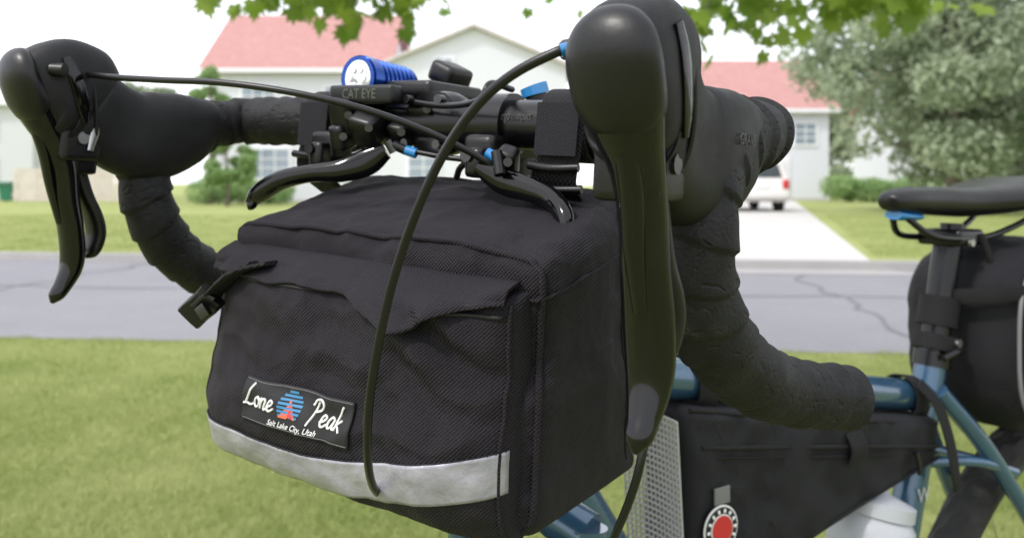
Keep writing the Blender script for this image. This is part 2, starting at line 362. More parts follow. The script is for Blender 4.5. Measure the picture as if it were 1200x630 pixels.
# ------------------------------------------------------------------ handlebar bag
bag = empty('handlebar_bag')
A0, A1, F0, F1, H0, H1 = -.087, .136, -.015, .090, -.212, -.052
def nz(x, y, z, s=1): return noise.noise(Vector((x*s, y*s, z*s)))
def ridge(x, y, z, s): return 1-2*min(1, abs(nz(x, y, z, s))*2)
def bag_def(a, f, h):
    w = max(0, min(1, (h-H0)/(H1-H0)))
    ua = (a-(A0+A1)/2)/((A1-A0)/2); uf = (f-(F0+F1)/2)/((F1-F0)/2)
    h2 = h-uf*.015*w + .004*w*(1-min(1, ua*ua)) + .006*(1-w)*(ua*ua)
    f2 = f-(1-w)*.018*(.5-.5*uf)
    a2 = a+(.0055*math.sin(w*math.pi))*ua*(1-min(1, abs(uf)))
    g = .0034*nz(a, f, h, 22)+.0018*nz(a+3, f, h, 55)+.0007*nz(a+3, f, h, 150)+.0013*ridge(a, f*.6, h, 20)
    return Vector((a2+g*ua, -(f2+g*uf*1.2), h2+g*.8))
def build_bag_body():
    n = 90; r = .013
    bm = bmesh.new(); bmesh.ops.create_cube(bm, size=2)
    bmesh.ops.subdivide_edges(bm, edges=bm.edges[:], cuts=n, use_grid_fill=True)
    hx, hy, hz = (A1-A0)/2, (F1-F0)/2, (H1-H0)/2
    for v in bm.verts:
        p = Vector((v.co.x*hx, v.co.y*hy, v.co.z*hz))
        i = Vector((max(-hx+r, min(hx-r, p.x)), max(-hy+r, min(hy-r, p.y)), max(-hz+r, min(hz-r, p.z))))
        d = p-i
        if d.length > 1e-7: d = d.normalized()*r
        p = i+d
        v.co = bag_def(p.x+(A0+A1)/2, p.y+(F0+F1)/2, p.z+(H0+H1)/2)
    bmesh.ops.recalc_face_normals(bm, faces=bm.faces)
    me = bpy.data.meshes.new('bag_body'); bm.to_mesh(me); bm.free()
    link('bag_body', me, M_fab, bag, MB)
build_bag_body()
def pipe_loop(pts, r=.0016, name='piping', m=None):
    P = catmull(pts, 130)
    P = [tuple(bag_def(*p)) for p in P]
    tube(name, P, r, m or M_fab, bag, MB, n=130, ring=8, spline=False)
def rrect_front(f):
    o = .0035
    a0, a1, h0, h1 = A0+o, A1-o, H0+o, H1-o; k = .018
    return [(a0, f, h0+k), (a0, f, (h0+h1)/2), (a0, f, h1-k), (a0+.004, f, h1-.005), (a0+k, f, h1), ((a0+a1)/2, f, h1), (a1-k, f, h1), (a1-.004, f, h1-.005), (a1, f, h1-k),
            (a1, f, (h0+h1)/2), (a1, f, h0+k), (a1-.004, f, h0+.005), (a1-k, f, h0), ((a0+a1)/2, f, h0), (a0+k, f, h0), (a0+.004, f, h0+.005), (a0, f, h0+k)]
pipe_loop(rrect_front(F1-.0035), .0019)
pipe_loop(rrect_front(F0+.0035), .0019)
zz = H1-.024
pipe_loop([(A0-.0000, F0+.02, zz), (A0-.0000, .04, zz), (A0-.0000, F1-.02, zz), (A0+.003, F1-.003, zz), (A0+.02, F1+.0003, zz), (0, F1+.0003, zz), (A1-.02, F1+.0003, zz), (A1-.003, F1-.003, zz), (A1, F1-.02, zz), (A1, .04, zz), (A1, F0+.02, zz)], .0011)
pipe_loop([(A1+.0003, .012, H1-.018), (A1+.0003, .010, -.12), (A1+.0003, .012, H0+.015)], .0007)

PA0, PA1, PH0, PH1 = -.089, .128, -.2085, -.084
def pk(a, h):
    ua = (a-(PA0+PA1)/2)/((PA1-PA0)/2); uh = (h-(PH0+PH1)/2)/((PH1-PH0)/2)
    ua = max(-1, min(1, ua)); uh = max(-1, min(1, uh))
    bulge = (1-abs(ua)**6)**.4*(1-abs(uh)**5)**.42
    wr = .0046*nz(a, h, 2, 20)+.0022*nz(a, h*1.3, 9, 52)+.0008*nz(a, h, 4, 130)+.0016*ridge(a, h*1.4, 6, 22)*max(0, min(1, (h+.175)/.02))
    wr += .0036*math.exp(-((a-.088)/.026)**2)*math.sin((h*1.4+a*.8)*170+3*nz(a, h, 1, 20))*max(0, min(1, (h+.17)/.05))
    low = .004*math.exp(-((h+.17)/.03)**2)
    return .086+.031*bulge+(wr+low)*min(1, bulge*1.5)
def sheet(name, a0, a1, hf0, hf1, na, nh, off, matl, edge=.0, thick=.0008):
    vs = []; fs = []
    for i in range(na+1):
        a = a0+(a1-a0)*i/na
        for j in range(nh+1):
            h = hf0(a)+(hf1(a)-hf0(a))*j/nh
            vs.append(q(a, pk(a, h)+off, h))
    for i in range(na):
        for j in range(nh):
            k = i*(nh+1)+j; fs.append((k, k+1, k+nh+2, k+nh+1))
    ob = mesh(name, vs, fs, matl, bag, MB)
    if thick:
        so = ob.modifiers.new('s', 'SOLIDIFY'); so.thickness = thick; so.offset = 0
    return ob
sheet('front_pocket', PA0, PA1, lambda a: PH0, lambda a: PH1, 200, 130, 0, M_fab, thick=0)
def strip_c(a):
    t = (a-PA0)/(PA1-PA0)
    return -.1890-.003*math.sin(t*3.1)+.0215*max(0, (t-.45)/.55)**1.3
SH = .0102
sheet('reflective_strip', PA0+.0015, PA1-.0015, lambda a: strip_c(a)-SH, lambda a: strip_c(a)+SH, 160, 12, .0011, M_refl)
for e in (-SH, SH):
    vs = []
    for i in range(81):
        a = PA0+.002+(PA1-PA0-.004)*i/80; vs.append(q(a, pk(a, strip_c(a)+e)+.0009, strip_c(a)+e))
    tube('strip_binding', vs, .0006, M_pipe, bag, MB, n=80, ring=6, spline=False)
def ppt(a, h): return q(a, pk(a, h)+.0003, h)
tube('pocket_piping', [ppt(PA1-.004, PH1-.006-(PH1-PH0-.012)*i/50) for i in range(51)], .0012, M_fab, bag, MB, n=50, ring=8, spline=False)
tube('pocket_piping', [ppt(PA0+.006, PH1-.006-(PH1-PH0-.012)*i/50) for i in range(51)], .0012, M_fab, bag, MB, n=50, ring=8, spline=False)
vs = []; fs = []; na, nh = 150, 18
for i in range(na+1):
    t = i/na; a = PA0+.000+(PA1-PA0)*.975*t
    dr = .015+.011*math.exp(-((a-.068)/.026)**2)-.005*math.exp(-((a-.122)/.02)**2)+.0025*nz(a, 1, 5, 45)
    for j in range(nh+1):
        s = j/nh
        h = -.0800-dr*s+.0015*nz(a, s*.02, 8, 60)*s
        sur = pk(a, min(h, -.088))
        f = .0905+(max(sur, .100)+.0035-.0905)*math.sin(min(1, s*1.5)*math.pi/2)+.006*s*s*math.exp(-((a-.068)/.03)**2)+.0026*nz(a, s*.05, 3, 40)
        vs.append(q(a, f, h))
for i in range(na):
    for j in range(nh):
        k = i*(nh+1)+j; fs.append((k, k+1, k+nh+2, k+nh+1))
fl = mesh('pocket_storm_flap', vs, fs, M_fab, bag, MB)
so = fl.modifiers.new('s', 'SOLIDIFY'); so.thickness = .0018; so.offset = 0
fh = [Vector(vs[i*(nh+1)+nh-4])+Vector((0, -.0008, 0)) for i in range(na+1)]
tube('flap_stitching', fh, .0003, M_thread, bag, MB, n=na, ring=6, spline=False)
sheet('pocket_zip', PA0+.004, PA1-.006, lambda a: -.0965, lambda a: -.0945, 100, 2, .0006, M_pipe)
LA0, LA1, LHb, LHt = -.034, .045, -.1705, -.1475
sheet('brand_label', LA0, LA1, lambda a: LHb, lambda a: LHt, 40, 12, .0014, M_lab, thick=.0008)
lc = ((LA0+LA1)/2, (LHb+LHt)/2)
def on_pocket(dx, dy, off=.0022):
    return lambda c: Vector(q(lc[0]+dx+c.x, pk(lc[0]+dx+c.x, lc[1]+dy+c.y)+off+c.z, lc[1]+dy+c.y))
GL = {'L': (.56, [[(.34, .98), (.22, .70), (.12, .35), (.03, .04)], [(-.06, .03), (.12, .06), (.30, .0), (.52, .10)]]),
      'o': (.42, [[(.22, .46), (.06, .36), (.04, .12), (.18, 0), (.34, .12), (.34, .36), (.2, .46), (.30, .36), (.44, .40)]]),
      'n': (.44, [[(.0, .36), (.09, .44), (.06, .02)], [(.06, .22), (.2, .45), (.32, .38), (.28, .08), (.34, .0), (.44, .08)]]),
      'e': (.40, [[(.0, .14), (.2, .24), (.28, .38), (.16, .46), (.04, .28), (.08, .04), (.22, .0), (.40, .14)]]),
      'P': (.58, [[(.24, .90), (.16, .45), (.06, -.08)], [(-.05, .72), (.05, .95), (.34, 1.02), (.54, .85), (.46, .60), (.20, .48)]]),
      'a': (.44, [[(.32, .38), (.18, .46), (.04, .26), (.08, .02), (.22, .06), (.34, .42), (.30, .12), (.36, .0), (.46, .10)]]),
      'k': (.42, [[(.16, .98), (.08, .5), (.02, .0)], [(.34, .46), (.10, .24), (.24, .14), (.40, .0)]])}
def script_word(word, x, y, size):
    for ch in word:
        adv, strokes = GL[ch]
        for st in strokes:
            P = catmull([(a, b, 0) for a, b in st], 26)
            pts = []
            for p in P:
                xx = x+(p[0]+.28*p[1])*size; yy = y+p[1]*size
                pts.append(on_pocket(0, 0, .0021)(Vector((xx, yy, 0))))
            tube('label_script', pts, .00062, M_white, bag, MB, n=26, ring=6, spline=False)
        x += adv*size
script_word('Lone', -.0375, -.0030, .0128)
script_word('Peak', .0095, -.0045, .0128)
text_mesh('label_text', 'Salt Lake City, Utah', .0042, M_white, bag, MB, on_pocket(0, -.0085), shear=.35)
def poly_on(name, pts, m, off):
    f = on_pocket(-.0035, .0, off)
    mesh(name, [f(Vector((x, y, 0))) for x, y in pts], [tuple(range(len(pts)))], m, bag, MB, smooth=False)
for k in range(7):
    y = .0085-k*.0020
    w = math.sqrt(max(0, .0080**2-(y-.001)**2))
    poly_on('label_sky', [(-w, y-.0006), (w, y-.0006), (w, y+.0006), (-w, y+.0006)], M_lbl, .0021)
poly_on('label_mountain', [(-.0062, -.0046), (-.002, .001), (-.0005, .0050), (.0015, .002), (.0055, -.0046), (.001, -.0035), (.0, -.0046)], M_org, .0024)
poly_on('label_mountain_shade', [(.0005, -.003), (.0005, .003), (.0038, -.0042)], M_red, .0027)
for (x0, x1, y0) in ((LA0+.001, LA1-.001, LHt-.001), (LA0+.001, LA1-.001, LHb+.001)):
    tube('label_stitch', [q(x0+(x1-x0)*i/40, pk(x0+(x1-x0)*i/40, y0)+.0019, y0) for i in range(41)], .0002, M_grey, bag, MB, n=40, ring=6, spline=False)
def slab(name, pts, w, t, m, parent=bag, ref=(0, 0, 1), n=20):
    loft(name, [tuple(W(*p))+(w, t) for p in pts], m, parent, None, n=n, ring=16, ref=ref, ex=6)
slab('pocket_strap', [(318, 308, .455), (284, 316, .462), (262, 332, .472), (246, 350, .483)], .0012, .006, M_web)
slab('strap_keeper', [(298, 310, .461), (276, 320, .466), (258, 334, .474)], .0022, .0045, M_web)
slab('buckle', [(250, 345, .480), (243, 353, .482), (232, 362, .485), (222, 372, .487)], .0035, .0085, M_plastic, ref=(.7, .2, .7))
slab('buckle_rib', [(252, 351, .476), (240, 347, .477), (226, 359, .478)], .0015, .0015, M_plastic)
slab('buckle_rib', [(243, 361, .475), (234, 368, .476)], .0045, .0022, M_bolt)
for a, dn in ((.100, -.045), (-.095, -.045)):
    vs = []; fs = []; n = 40
    for i in range(n+1):
        th = 2*math.pi*i/n
        rr = .0215+.0008*math.sin(3*th)
        for j, da in enumerate((-.0155, -.0145, .0145, .0155)):
            vs.append((a+da, -math.sin(th)*(rr-(.0012 if j in (0, 3) else 0)), math.cos(th)*(rr-(.0012 if j in (0, 3) else 0))))
    for i in range(n):
        for j in range(3):
            k = i*4+j; fs.append((k, k+1, k+5, k+4))
    o = mesh('bar_strap', vs, fs, M_web, bag, MB)
    so = o.modifiers.new('s', 'SOLIDIFY'); so.thickness = .0022
    loft('strap_drop', [qr(a, .0195, -.002, .0145, .0012), qr(a, .0215, -.016, .0145, .0012), qr(a-.002, .022, -.032, .0145, .0014), qr(a-.003, .012, -.042, .0145, .0014), qr(a-.002, .0, -.05, .0145, .0012)], M_web, bag, MB, n=24, ring=16, ref=AX, ex=6)
    loft('strap_ladder', [qr(a-.016, .026, -.024, .0025), qr(a, .028, -.025, .0025), qr(a+.016, .026, -.024, .0025)], M_plastic, bag, MB, n=8, ring=10)
    loft('strap_ladder', [qr(a-.018, .025, -.036, .0025), qr(a, .027, -.037, .0025), qr(a+.018, .025, -.036, .0025)], M_plastic, bag, MB, n=8, ring=10)
    loft('velcro_tab', [qr(a+.0, .0235, .012, .0135, .0012), qr(a, .0245, -.004, .0135, .0012), qr(a, .0255, -.018, .0135, .0012)], M_fab2, bag, MB, n=12, ring=14, ref=AX, ex=6)

# ------------------------------------------------------------------ frame
G = Vector((.844, .536, 0)).normalized(); Nn = Vector((.536, -.844, 0)).normalized(); O = Vector((.004, .605, 0))
def fp(s, n, z): return O+G*s+Nn*n+Vector((0, 0, z))
def fr(s, n, z, r1, r2=None): return tuple(fp(s, n, z))+(r1, r1 if r2 is None else r2)
def ztt(s): return .883-.18*s
GR = Matrix.Rotation(math.atan2(G.y, G.x), 4, 'Z')
loft('top_tube', [fr(.0, 0, ztt(0), .018), fr(.27, 0, ztt(.27), .0175), fr(.535, 0, ztt(.535), .0165)], M_frame, bike, n=20, ring=28)
loft('head_tube', [fr(-.012, 0, .925, .021), fr(0, 0, .88, .019), fr(.022, 0, .80, .021)][::-1], M_frame, bike, n=20, ring=28)
loft('down_tube', [fr(.022, 0, .82, .021), fr(.20, 0, .55, .021), fr(.385, 0, .29, .02)], M_frame, bike, n=20, ring=28)
loft('seat_tube', [fr(.375, 0, .28, .017), fr(.46, 0, .55, .0165), fr(.541, 0, .81, .0165), fr(.545, 0, .822, .018)], M_frame, bike, n=24, ring=28)
loft('seat_collar', [fr(.545, 0, .818, .0195), fr(.549, 0, .834, .0195)], M_alu, bike, n=4, ring=28, spline=False)
loft('seatpost', [fr(.545, 0, .81, .0148), fr(.565, 0, .90, .0148), fr(.578, 0, .955, .0148)], M_alu, bike, n=10, ring=28)
loft('post_strap', [fr(.5545, 0, .862, .021), fr(.5625, 0, .893, .021)], M_web, bike, n=6, ring=28, spline=False)
loft('post_strap', [fr(.549, 0, .836, .0235, .0225), fr(.5535, 0, .852, .0235, .0225)], M_web, bike, n=6, ring=28, spline=False)
tube('collar_lever', [fp(.53, .022, .832), fp(.548, .026, .838), fp(.568, .022, .836)], .004, M_alu, bike, n=10)
tube('collar_bolt', [fp(.556, .018, .846), fp(.556, .026, .846)], .005, M_silver, bike, n=4)
text_mesh('frame_badge', 'W', .022, M_white, bike, None, lambda c: fp(.502+c.x, .0172, .69+c.y))
for sg in (1, -1):
    loft('seat_stay', [fr(.535, sg*.014, .795, .0095), fr(.61, sg*.034, .712, .0095), fr(.74, sg*.055, .54, .008), fr(.86, sg*.065, .37, .008)], M_frame, bike, n=24, ring=16)
    loft('chain_stay', [fr(.385, sg*.02, .28, .011), fr(.6, sg*.05, .31, .01), fr(.86, sg*.065, .37, .009)], M_frame, bike, n=20, ring=16)
tube('stay_bridge', [fp(.60, -.03, .71), fp(.60, .03, .71)], .006, M_frame, bike, n=6)
tube('pump_peg_strut', [fp(.525, .0, .715), fp(.58, .03, .715), fp(.64, .042, .695)], .0055, M_frame, bike, n=12)
sad = [(.462, 1.000, .004, .004), (.468, 1.001, .014, .010), (.49, 1.002, .019, .014), (.54, 1.001, .022, .016), (.60, .999, .032, .017), (.65, 1.002, .052, .018), (.70, 1.008, .070, .019), (.735, 1.012, .070, .017), (.750, 1.012, .045, .010), (.755, 1.012, .01, .004)]
loft('saddle_shell', [fr(s, 0, z, a, b) for s, z, a, b in sad], M_plastic, bike, n=60, ring=36, ref=Nn, ex=2.3)
loft('saddle_nose_accent', [fr(.474, 0, .987, .010, .005), fr(.49, 0, .985, .013, .005), (*fp(.515, 0, .984), .010, .004)], M_cyan, bike, n=12, ring=20, ref=Nn)
for sg in (1, -1):
    tube('saddle_rail', [fp(.485, sg*.008, .984), fp(.51, sg*.018, .966), (fp(.55, sg*.022, .960)), fp(.62, sg*.022, .960), fp(.68, sg*.03, .975), fp(.71, sg*.035, .99)], .0036, M_alu, bike, n=40)
box('saddle_clamp', fp(.583, 0, .960), (.05, .05, .018), M_alu, bike, None, bev=.005, rot=GR)
tube('clamp_bolt', [fp(.583, 0, .935), fp(.586, 0, .975)], .012, M_alu, bike, n=6)
tube('clamp_bolt', [fp(.575, .026, .955), fp(.575, .03, .955)], .004, M_silver, bike, n=2)
tube('saddle_strap', [fp(.60, .025, .963), fp(.61, .03, .93), fp(.615, .028, .90)], .004, M_web, bike, n=12)

def wheel(cen, fwd, name, R=.345):
    side = Vector((-fwd.y, fwd.x, 0))
    def ringt(nm, rad, r, r2, m, tread=False):
        vs = []; fs = []; n = 200; k = 16
        for i in range(n):
            th = 2*math.pi*i/n; rd = fwd*math.cos(th)+Vector((0, 0, math.sin(th)))
            for j in range(k):
                ph = 2*math.pi*j/k
                rr = r2*math.cos(ph); ww = r*math.sin(ph)
                if tread and math.cos(ph) > -.1 and (i//2+j) % 2: rr += .0022*math.cos(ph)+.001; ww *= 1.06
                vs.append(cen+rd*(rad+rr)+side*ww)
        for i in range(n):
            for j in range(k):
                fs.append((i*k+j, i*k+(j+1) % k, ((i+1) % n)*k+(j+1) % k, ((i+1) % n)*k+j))
        mesh(nm, vs, fs, m, bike, smooth=not tread)
    ringt(name+'_tyre', R-.022, .022, .022, M_tyre, True)
    ringt(name+'_rim', R-.049, .011, .008, M_alu)
    tube(name+'_hub', [cen-side*.05, cen, cen+side*.05], .018, M_alu, bike, n=6)
    for i in range(32):
        th = 2*math.pi*i/32; rd = fwd*math.cos(th)+Vector((0, 0, math.sin(th)))
        th2 = th+.35*(1 if i % 4 < 2 else -1); rh = fwd*math.cos(th2)+Vector((0, 0, math.sin(th2)))
        tube(name+'_spoke', [cen+rh*.02+side*(.03 if i % 2 else -.03), cen+rd*(R-.055)], .001, M_silver, bike, n=1, ring=5, spline=False)
wheel(fp(.84, 0, .372), G, 'rear', R=.372)
Fh = Vector((-.548, -.837, 0)).normalized()
hc = Vector((.010, .600, 0))
wheel(hc+Fh*.075+Vector((0, 0, .372)), Fh, 'front', R=.372)
Sd = Vector((.837, -.548, 0))
hb = hc+Vector((0, 0, .79))
loft('fork_crown', [tuple(hb+Sd*x+Vector((0, 0, -abs(x)*.35)))+(.017, .017) for x in (-.052, -.03, 0, .03, .052)], M_frame, bike, n=16, ring=20)
for sg in (1, -1):
    loft('fork_blade', [tuple(hb+Sd*(.05*sg)+Vector((0, 0, -.012)))+(.016, .016), tuple(hb+Sd*(.052*sg)+Fh*.02+Vector((0, 0, -.18)))+(.013, .013), tuple(hb+Sd*(.05*sg)+Fh*.075+Vector((0, 0, -.42)))+(.008, .008)], M_frame, bike, n=16, ring=18)
loft('crank_arm', [fr(.38, .07, .28, .012), fr(.46, .075, .14, .01)], M_alu, bike, n=6)
loft('pedal', [fr(.46, .08, .14, .012, .03), fr(.46, .17, .14, .012, .03)], M_plastic, bike, n=6, ex=5)
tube('bottom_bracket', [fp(.38, -.06, .28), fp(.38, .07, .28)], .02, M_alu, bike, n=6)
tube('chainring', [fp(.38, -.055, .28), fp(.38, -.05, .28)], .085, M_alu, bike, n=3, ring=44, spline=False)

# ------------------------------------------------------------------ frame bag
fb = empty('frame_bag')
def extr_poly(name, pts, th, m, parent, bev=.01):
    bm = bmesh.new()
    vs = [bm.verts.new((s, -th, z)) for s, z in pts]
    f = bm.faces.new(vs)
    r = bmesh.ops.extrude_face_region(bm, geom=[f])
    for v in [g for g in r['geom'] if isinstance(g, bmesh.types.BMVert)]: v.co.y = th
    bmesh.ops.recalc_face_normals(bm, faces=bm.faces)
    bmesh.ops.bevel(bm, geom=bm.edges[:], offset=bev, segments=4, affect='EDGES', profile=.5)
    bmesh.ops.triangulate(bm, faces=[f for f in bm.faces if len(f.verts) > 4])
    for _ in range(6):
        long_ = [e for e in bm.edges if e.calc_length() > .010]
        if not long_: break
        bmesh.ops.subdivide_edges(bm, edges=long_, cuts=1)
        bmesh.ops.triangulate(bm, faces=[f for f in bm.faces if len(f.verts) > 4])
    for v in bm.verts:
        k = max(0, abs(v.co.y)/th-.9)*10 if th else 0
        v.co.y += (.0048*nz(v.co.x, v.co.y*.2, v.co.z, 20)+.0030*nz(v.co.x, 0, v.co.z, 50)+.0016*ridge(v.co.x, 0, v.co.z, 25))*k
        v.co = fp(v.co.x, v.co.y, v.co.z)
    me = bpy.data.meshes.new(name); bm.to_mesh(me); bm.free()
    return link(name, me, m, parent)
poly = [(.145, ztt(.145)-.019), (.30, ztt(.30)-.0185), (.515, ztt(.515)-.018), (.508, .728), (.38, .708), (.245, .680), (.185, .645), (.15, .66)]
extr_poly('bag_panel', poly, .030, M_fab2, fb, bev=.010)
tube('bag_zip', [fp(.16, .0305, .803), fp(.3, .031, .780), fp(.505, .0305, .745)], .0022, M_web, fb, n=30)
tube('zip_flap_seam', [fp(.16, .0300, .795), fp(.3, .031, .771), fp(.505, .0300, .738)], .0012, M_web, fb, n=30)
tube('bag_binding', [fp(.15, .027, .835), fp(.3, .028, .805), fp(.508, .027, .768)], .002, M_web, fb, n=30)
tube('bag_binding', [fp(.51, .027, .731), fp(.38, .028, .711), fp(.245, .028, .683), fp(.185, .027, .65)], .002, M_web, fb, n=30)
tube('zip_pull', [fp(.46, .034, .748), fp(.462, .036, .735), fp(.463, .036, .725)], .0025, M_plastic, fb, n=8)
for s in (.18, .375, .495):
    vs = []; fs = []; n = 28
    for i in range(n+1):
        th = 2*math.pi*i/n
        for ds in (-.011, .011):
            zc = ztt(s+ds)
            vs.append(fp(s+ds, math.sin(th)*.0215, zc+math.cos(th)*.0215-(.006 if math.cos(th) < 0 else 0)))
    for i in range(n):
        k = i*2; fs.append((k, k+1, k+3, k+2))
    o = mesh('tube_strap', vs, fs, M_web, fb); so = o.modifiers.new('s', 'SOLIDIFY'); so.thickness = .002
loft('strap_tail', [fr(.485, .022, .812, .008, .0012), fr(.497, .035, .79, .008, .0012), fr(.503, .044, .755, .008, .0012), fr(.512, .046, .715, .007, .0012), fr(.522, .042, .700, .005, .001)], M_web, fb, n=24, ring=14, ref=G, ex=6)
loft('grab_loop', [fr(.36, .031, .785, .012, .0015), fr(.362, .037, .77, .012, .0015), fr(.362, .034, .755, .012, .0015)], M_web, fb, n=10, ring=14, ref=G, ex=6)
def disc(name, s, z, r, off, m, n=40):
    vs = [fp(s+r*math.cos(2*math.pi*i/n), off, z+r*math.sin(2*math.pi*i/n)) for i in range(n)]
    vs2 = [v+Nn*.001 for v in vs]
    mesh(name, vs+vs2, [tuple(range(n, 2*n))]+[(i, (i+1) % n, n+(i+1) % n, n+i) for i in range(n)], m, fb, smooth=False)
ps, pz = .177, .735
disc('patch_ring', ps, pz, .0195, .0350, M_white); disc('patch_dark', ps, pz, .0180, .0357, M_lab)
disc('patch_rim', ps, pz, .0125, .0363, M_white); disc('patch_red', ps, pz, .0115, .0369, M_red)
for i in range(14):
    th = 2*math.pi*i/14
    c = fp(ps+.0152*math.cos(th), .0370, pz+.0152*math.sin(th))
    box('patch_letter', c, (.0022, .0008, .003), M_white, fb, rot=GR @ Matrix.Rotation(-th+1.57, 4, 'Y'))
box('hang_tab', fp(ps+.002, .035, pz+.027), (.018, .002, .014), M_grey, fb, rot=GR, bev=.0008)
def netp(t, z): return fp(.139-.010*(1-z)+.004*math.sin(3.14*t), -.034+.068*t, .83-.15*z)
for i in range(15):
    tube('mesh_net', [netp(i/14, j/8) for j in range(9)], .0011, M_net, fb, n=10, ring=5)
for i in range(30):
    tube('mesh_net', [netp(j/4, i/29) for j in range(5)], .0011, M_net, fb, n=5, ring=5)

# ------------------------------------------------------------------ saddle bag
sb = empty('saddle_bag')
def blob(name, s0, s1, z0, z1, n0, n1, m, parent, ex=3.2):
    vs = []; fs = []; nu, nv = 72, 44
    for i in range(nu):
        for j in range(nv+1):
            th = 2*math.pi*i/nu; ph = math.pi*j/nv
            def sg(x, p): return math.copysign(abs(x)**p, x)
            e = 2/ex
            x = sg(math.cos(th), e)*sg(math.sin(ph), e); y = sg(math.sin(th), e)*sg(math.sin(ph), e); z = sg(math.cos(ph), e)
            k = 1+.03*nz(x, y, z, 2.2)+.02*nz(x, y, z, 6)
            vs.append(fp((s0+s1)/2+(s1-s0)/2*x*k, (n0+n1)/2+(n1-n0)/2*y*k, (z0+z1)/2+(z1-z0)/2*z*k))
    for i in range(nu):
        for j in range(nv):
            a = i*(nv+1)+j; b = ((i+1) % nu)*(nv+1)+j; fs.append((a, a+1, b+1, b))
    mesh(name, vs, fs, m, parent)
blob('bag_body', .585, .86, .735, .955, -.085, .085, M_fab2, sb)
M_gp = mat('grey_piping', (.16, .16, .17), .5)
pl = []
for i in range(41):
    th = math.pi*(.30+1.1*i/40)
    c, s_ = math.cos(th), math.sin(th); k = (abs(c)**3.2+abs(s_)**3.2)**(-1/3.2)
    pl.append(fp(.7225+.128*c*k, .068, .845+.10*s_*k))
tube('bag_piping', pl, .0022, M_gp, sb, n=80, ring=8)
loft('bag_strap', [fr(.562, .01, .895, .008, .002), fr(.58, .05, .90, .008, .002), fr(.62, .082, .905, .008, .002)], M_web, sb, n=12, ring=12, ref=(0, 0, 1), ex=5)

# ------------------------------------------------------------------ bottle
wb = empty('water_bottle')
prof = [(0, .001), (0, .034), (.006, .0405), (.05, .0415), (.058, .038), (.066, .0415), (.128, .0415), (.138, .039), (.146, .034), (.147, .037), (.160, .037), (.164, .026), (.168, .012), (.172, .010), (.174, .001)]
ax0 = fp(.385, .012, .545); axd = (G*.27+Vector((0, 0, 1))).normalized()
loft('bottle_shell', [tuple(ax0+axd*h)+(r, r) for h, r in prof], M_bottle, wb, ring=36, spline=False)
tube('bottle_cage', [fp(.43, .052, .46), fp(.41, .056, .56), fp(.45, .040, .60)], .003, M_alu, bike, n=12)

# ------------------------------------------------------------------ environment
def ground_mat(name, c1, c2, c3, s1, s2, bump):
    m = mat(name, c1, .9); nt = m.node_tree; N = nt.nodes; Lk = nt.links; b = N['Principled BSDF']
    b.inputs['Specular IOR Level'].default_value = .1
    tc = N.new('ShaderNodeTexCoord')
    a = N.new('ShaderNodeTexNoise'); a.inputs['Scale'].default_value = s1; a.inputs['Detail'].default_value = 8; a.inputs['Roughness'].default_value = .7
    d = N.new('ShaderNodeTexNoise'); d.inputs['Scale'].default_value = s2; d.inputs['Detail'].default_value = 6; d.inputs['Roughness'].default_value = .7
    Lk.new(tc.outputs['Object'], a.inputs['Vector']); Lk.new(tc.outputs['Object'], d.inputs['Vector'])
    r = N.new('ShaderNodeValToRGB'); r.color_ramp.elements[0].position = .38; r.color_ramp.elements[1].position = .62
    r.color_ramp.elements[0].color = (*c1, 1); r.color_ramp.elements[1].color = (*c2, 1); Lk.new(a.outputs['Fac'], r.inputs[0])
    mx = N.new('ShaderNodeMix'); mx.data_type = 'RGBA'; mx.inputs[7].default_value = (*c3, 1); Lk.new(r.outputs[0], mx.inputs[6])
    r2 = N.new('ShaderNodeValToRGB'); r2.color_ramp.elements[0].position = .42; r2.color_ramp.elements[1].position = .68; Lk.new(d.outputs['Fac'], r2.inputs[0])
    Lk.new(r2.outputs[0], mx.inputs[0]); Lk.new(mx.outputs[2], b.inputs['Base Color'])
    bp = N.new('ShaderNodeBump'); bp.inputs['Distance'].default_value = bump; Lk.new(d.outputs['Fac'], bp.inputs['Height']); Lk.new(bp.outputs[0], b.inputs['Normal'])
    return m
M_lawn = ground_mat('lawn', (.23, .28, .09), (.34, .37, .15), (.27, .30, .11), .8, 35, .02)
M_road = ground_mat('asphalt', (.215, .215, .235), (.25, .25, .265), (.19, .19, .205), .5, 60, .004)
M_conc = ground_mat('concrete', (.46, .45, .435), (.53, .52, .50), (.42, .41, .39), .6, 40, .003)
M_kerb = ground_mat('kerb_concrete', (.30, .295, .29), (.36, .35, .34), (.27, .26, .26), .9, 40, .003)
M_seal = mat('crack_sealer', (.13, .13, .145), .8)
def yn(x): return 5.05-.09*x
def yf(x): return 10.0-.11*x
xs = [-400, -60, -20, -8, 0, 8, 20, 40]
vs = []; fs = []
for x in xs:
    yk = yf(x)+.17
    vs += [(x, -200, 0), (x, yk-.16, 0), (x, yk, .088), (x, yk+25, .088), (x, 900, .088)]
for i in range(len(xs)-1):
    for j in range(4):
        k = i*5+j; fs.append((k, k+5, k+6, k+1))
mesh('lawn_ground', vs, fs, M_lawn, smooth=False)
road = empty('road')
mesh('asphalt_surface', [(x, y(x)-(.02 if y is yf else 0), .005) for x in (-80, 39) for y in (yn, yf)], [(0, 2, 3, 1)], M_road, road, smooth=False)
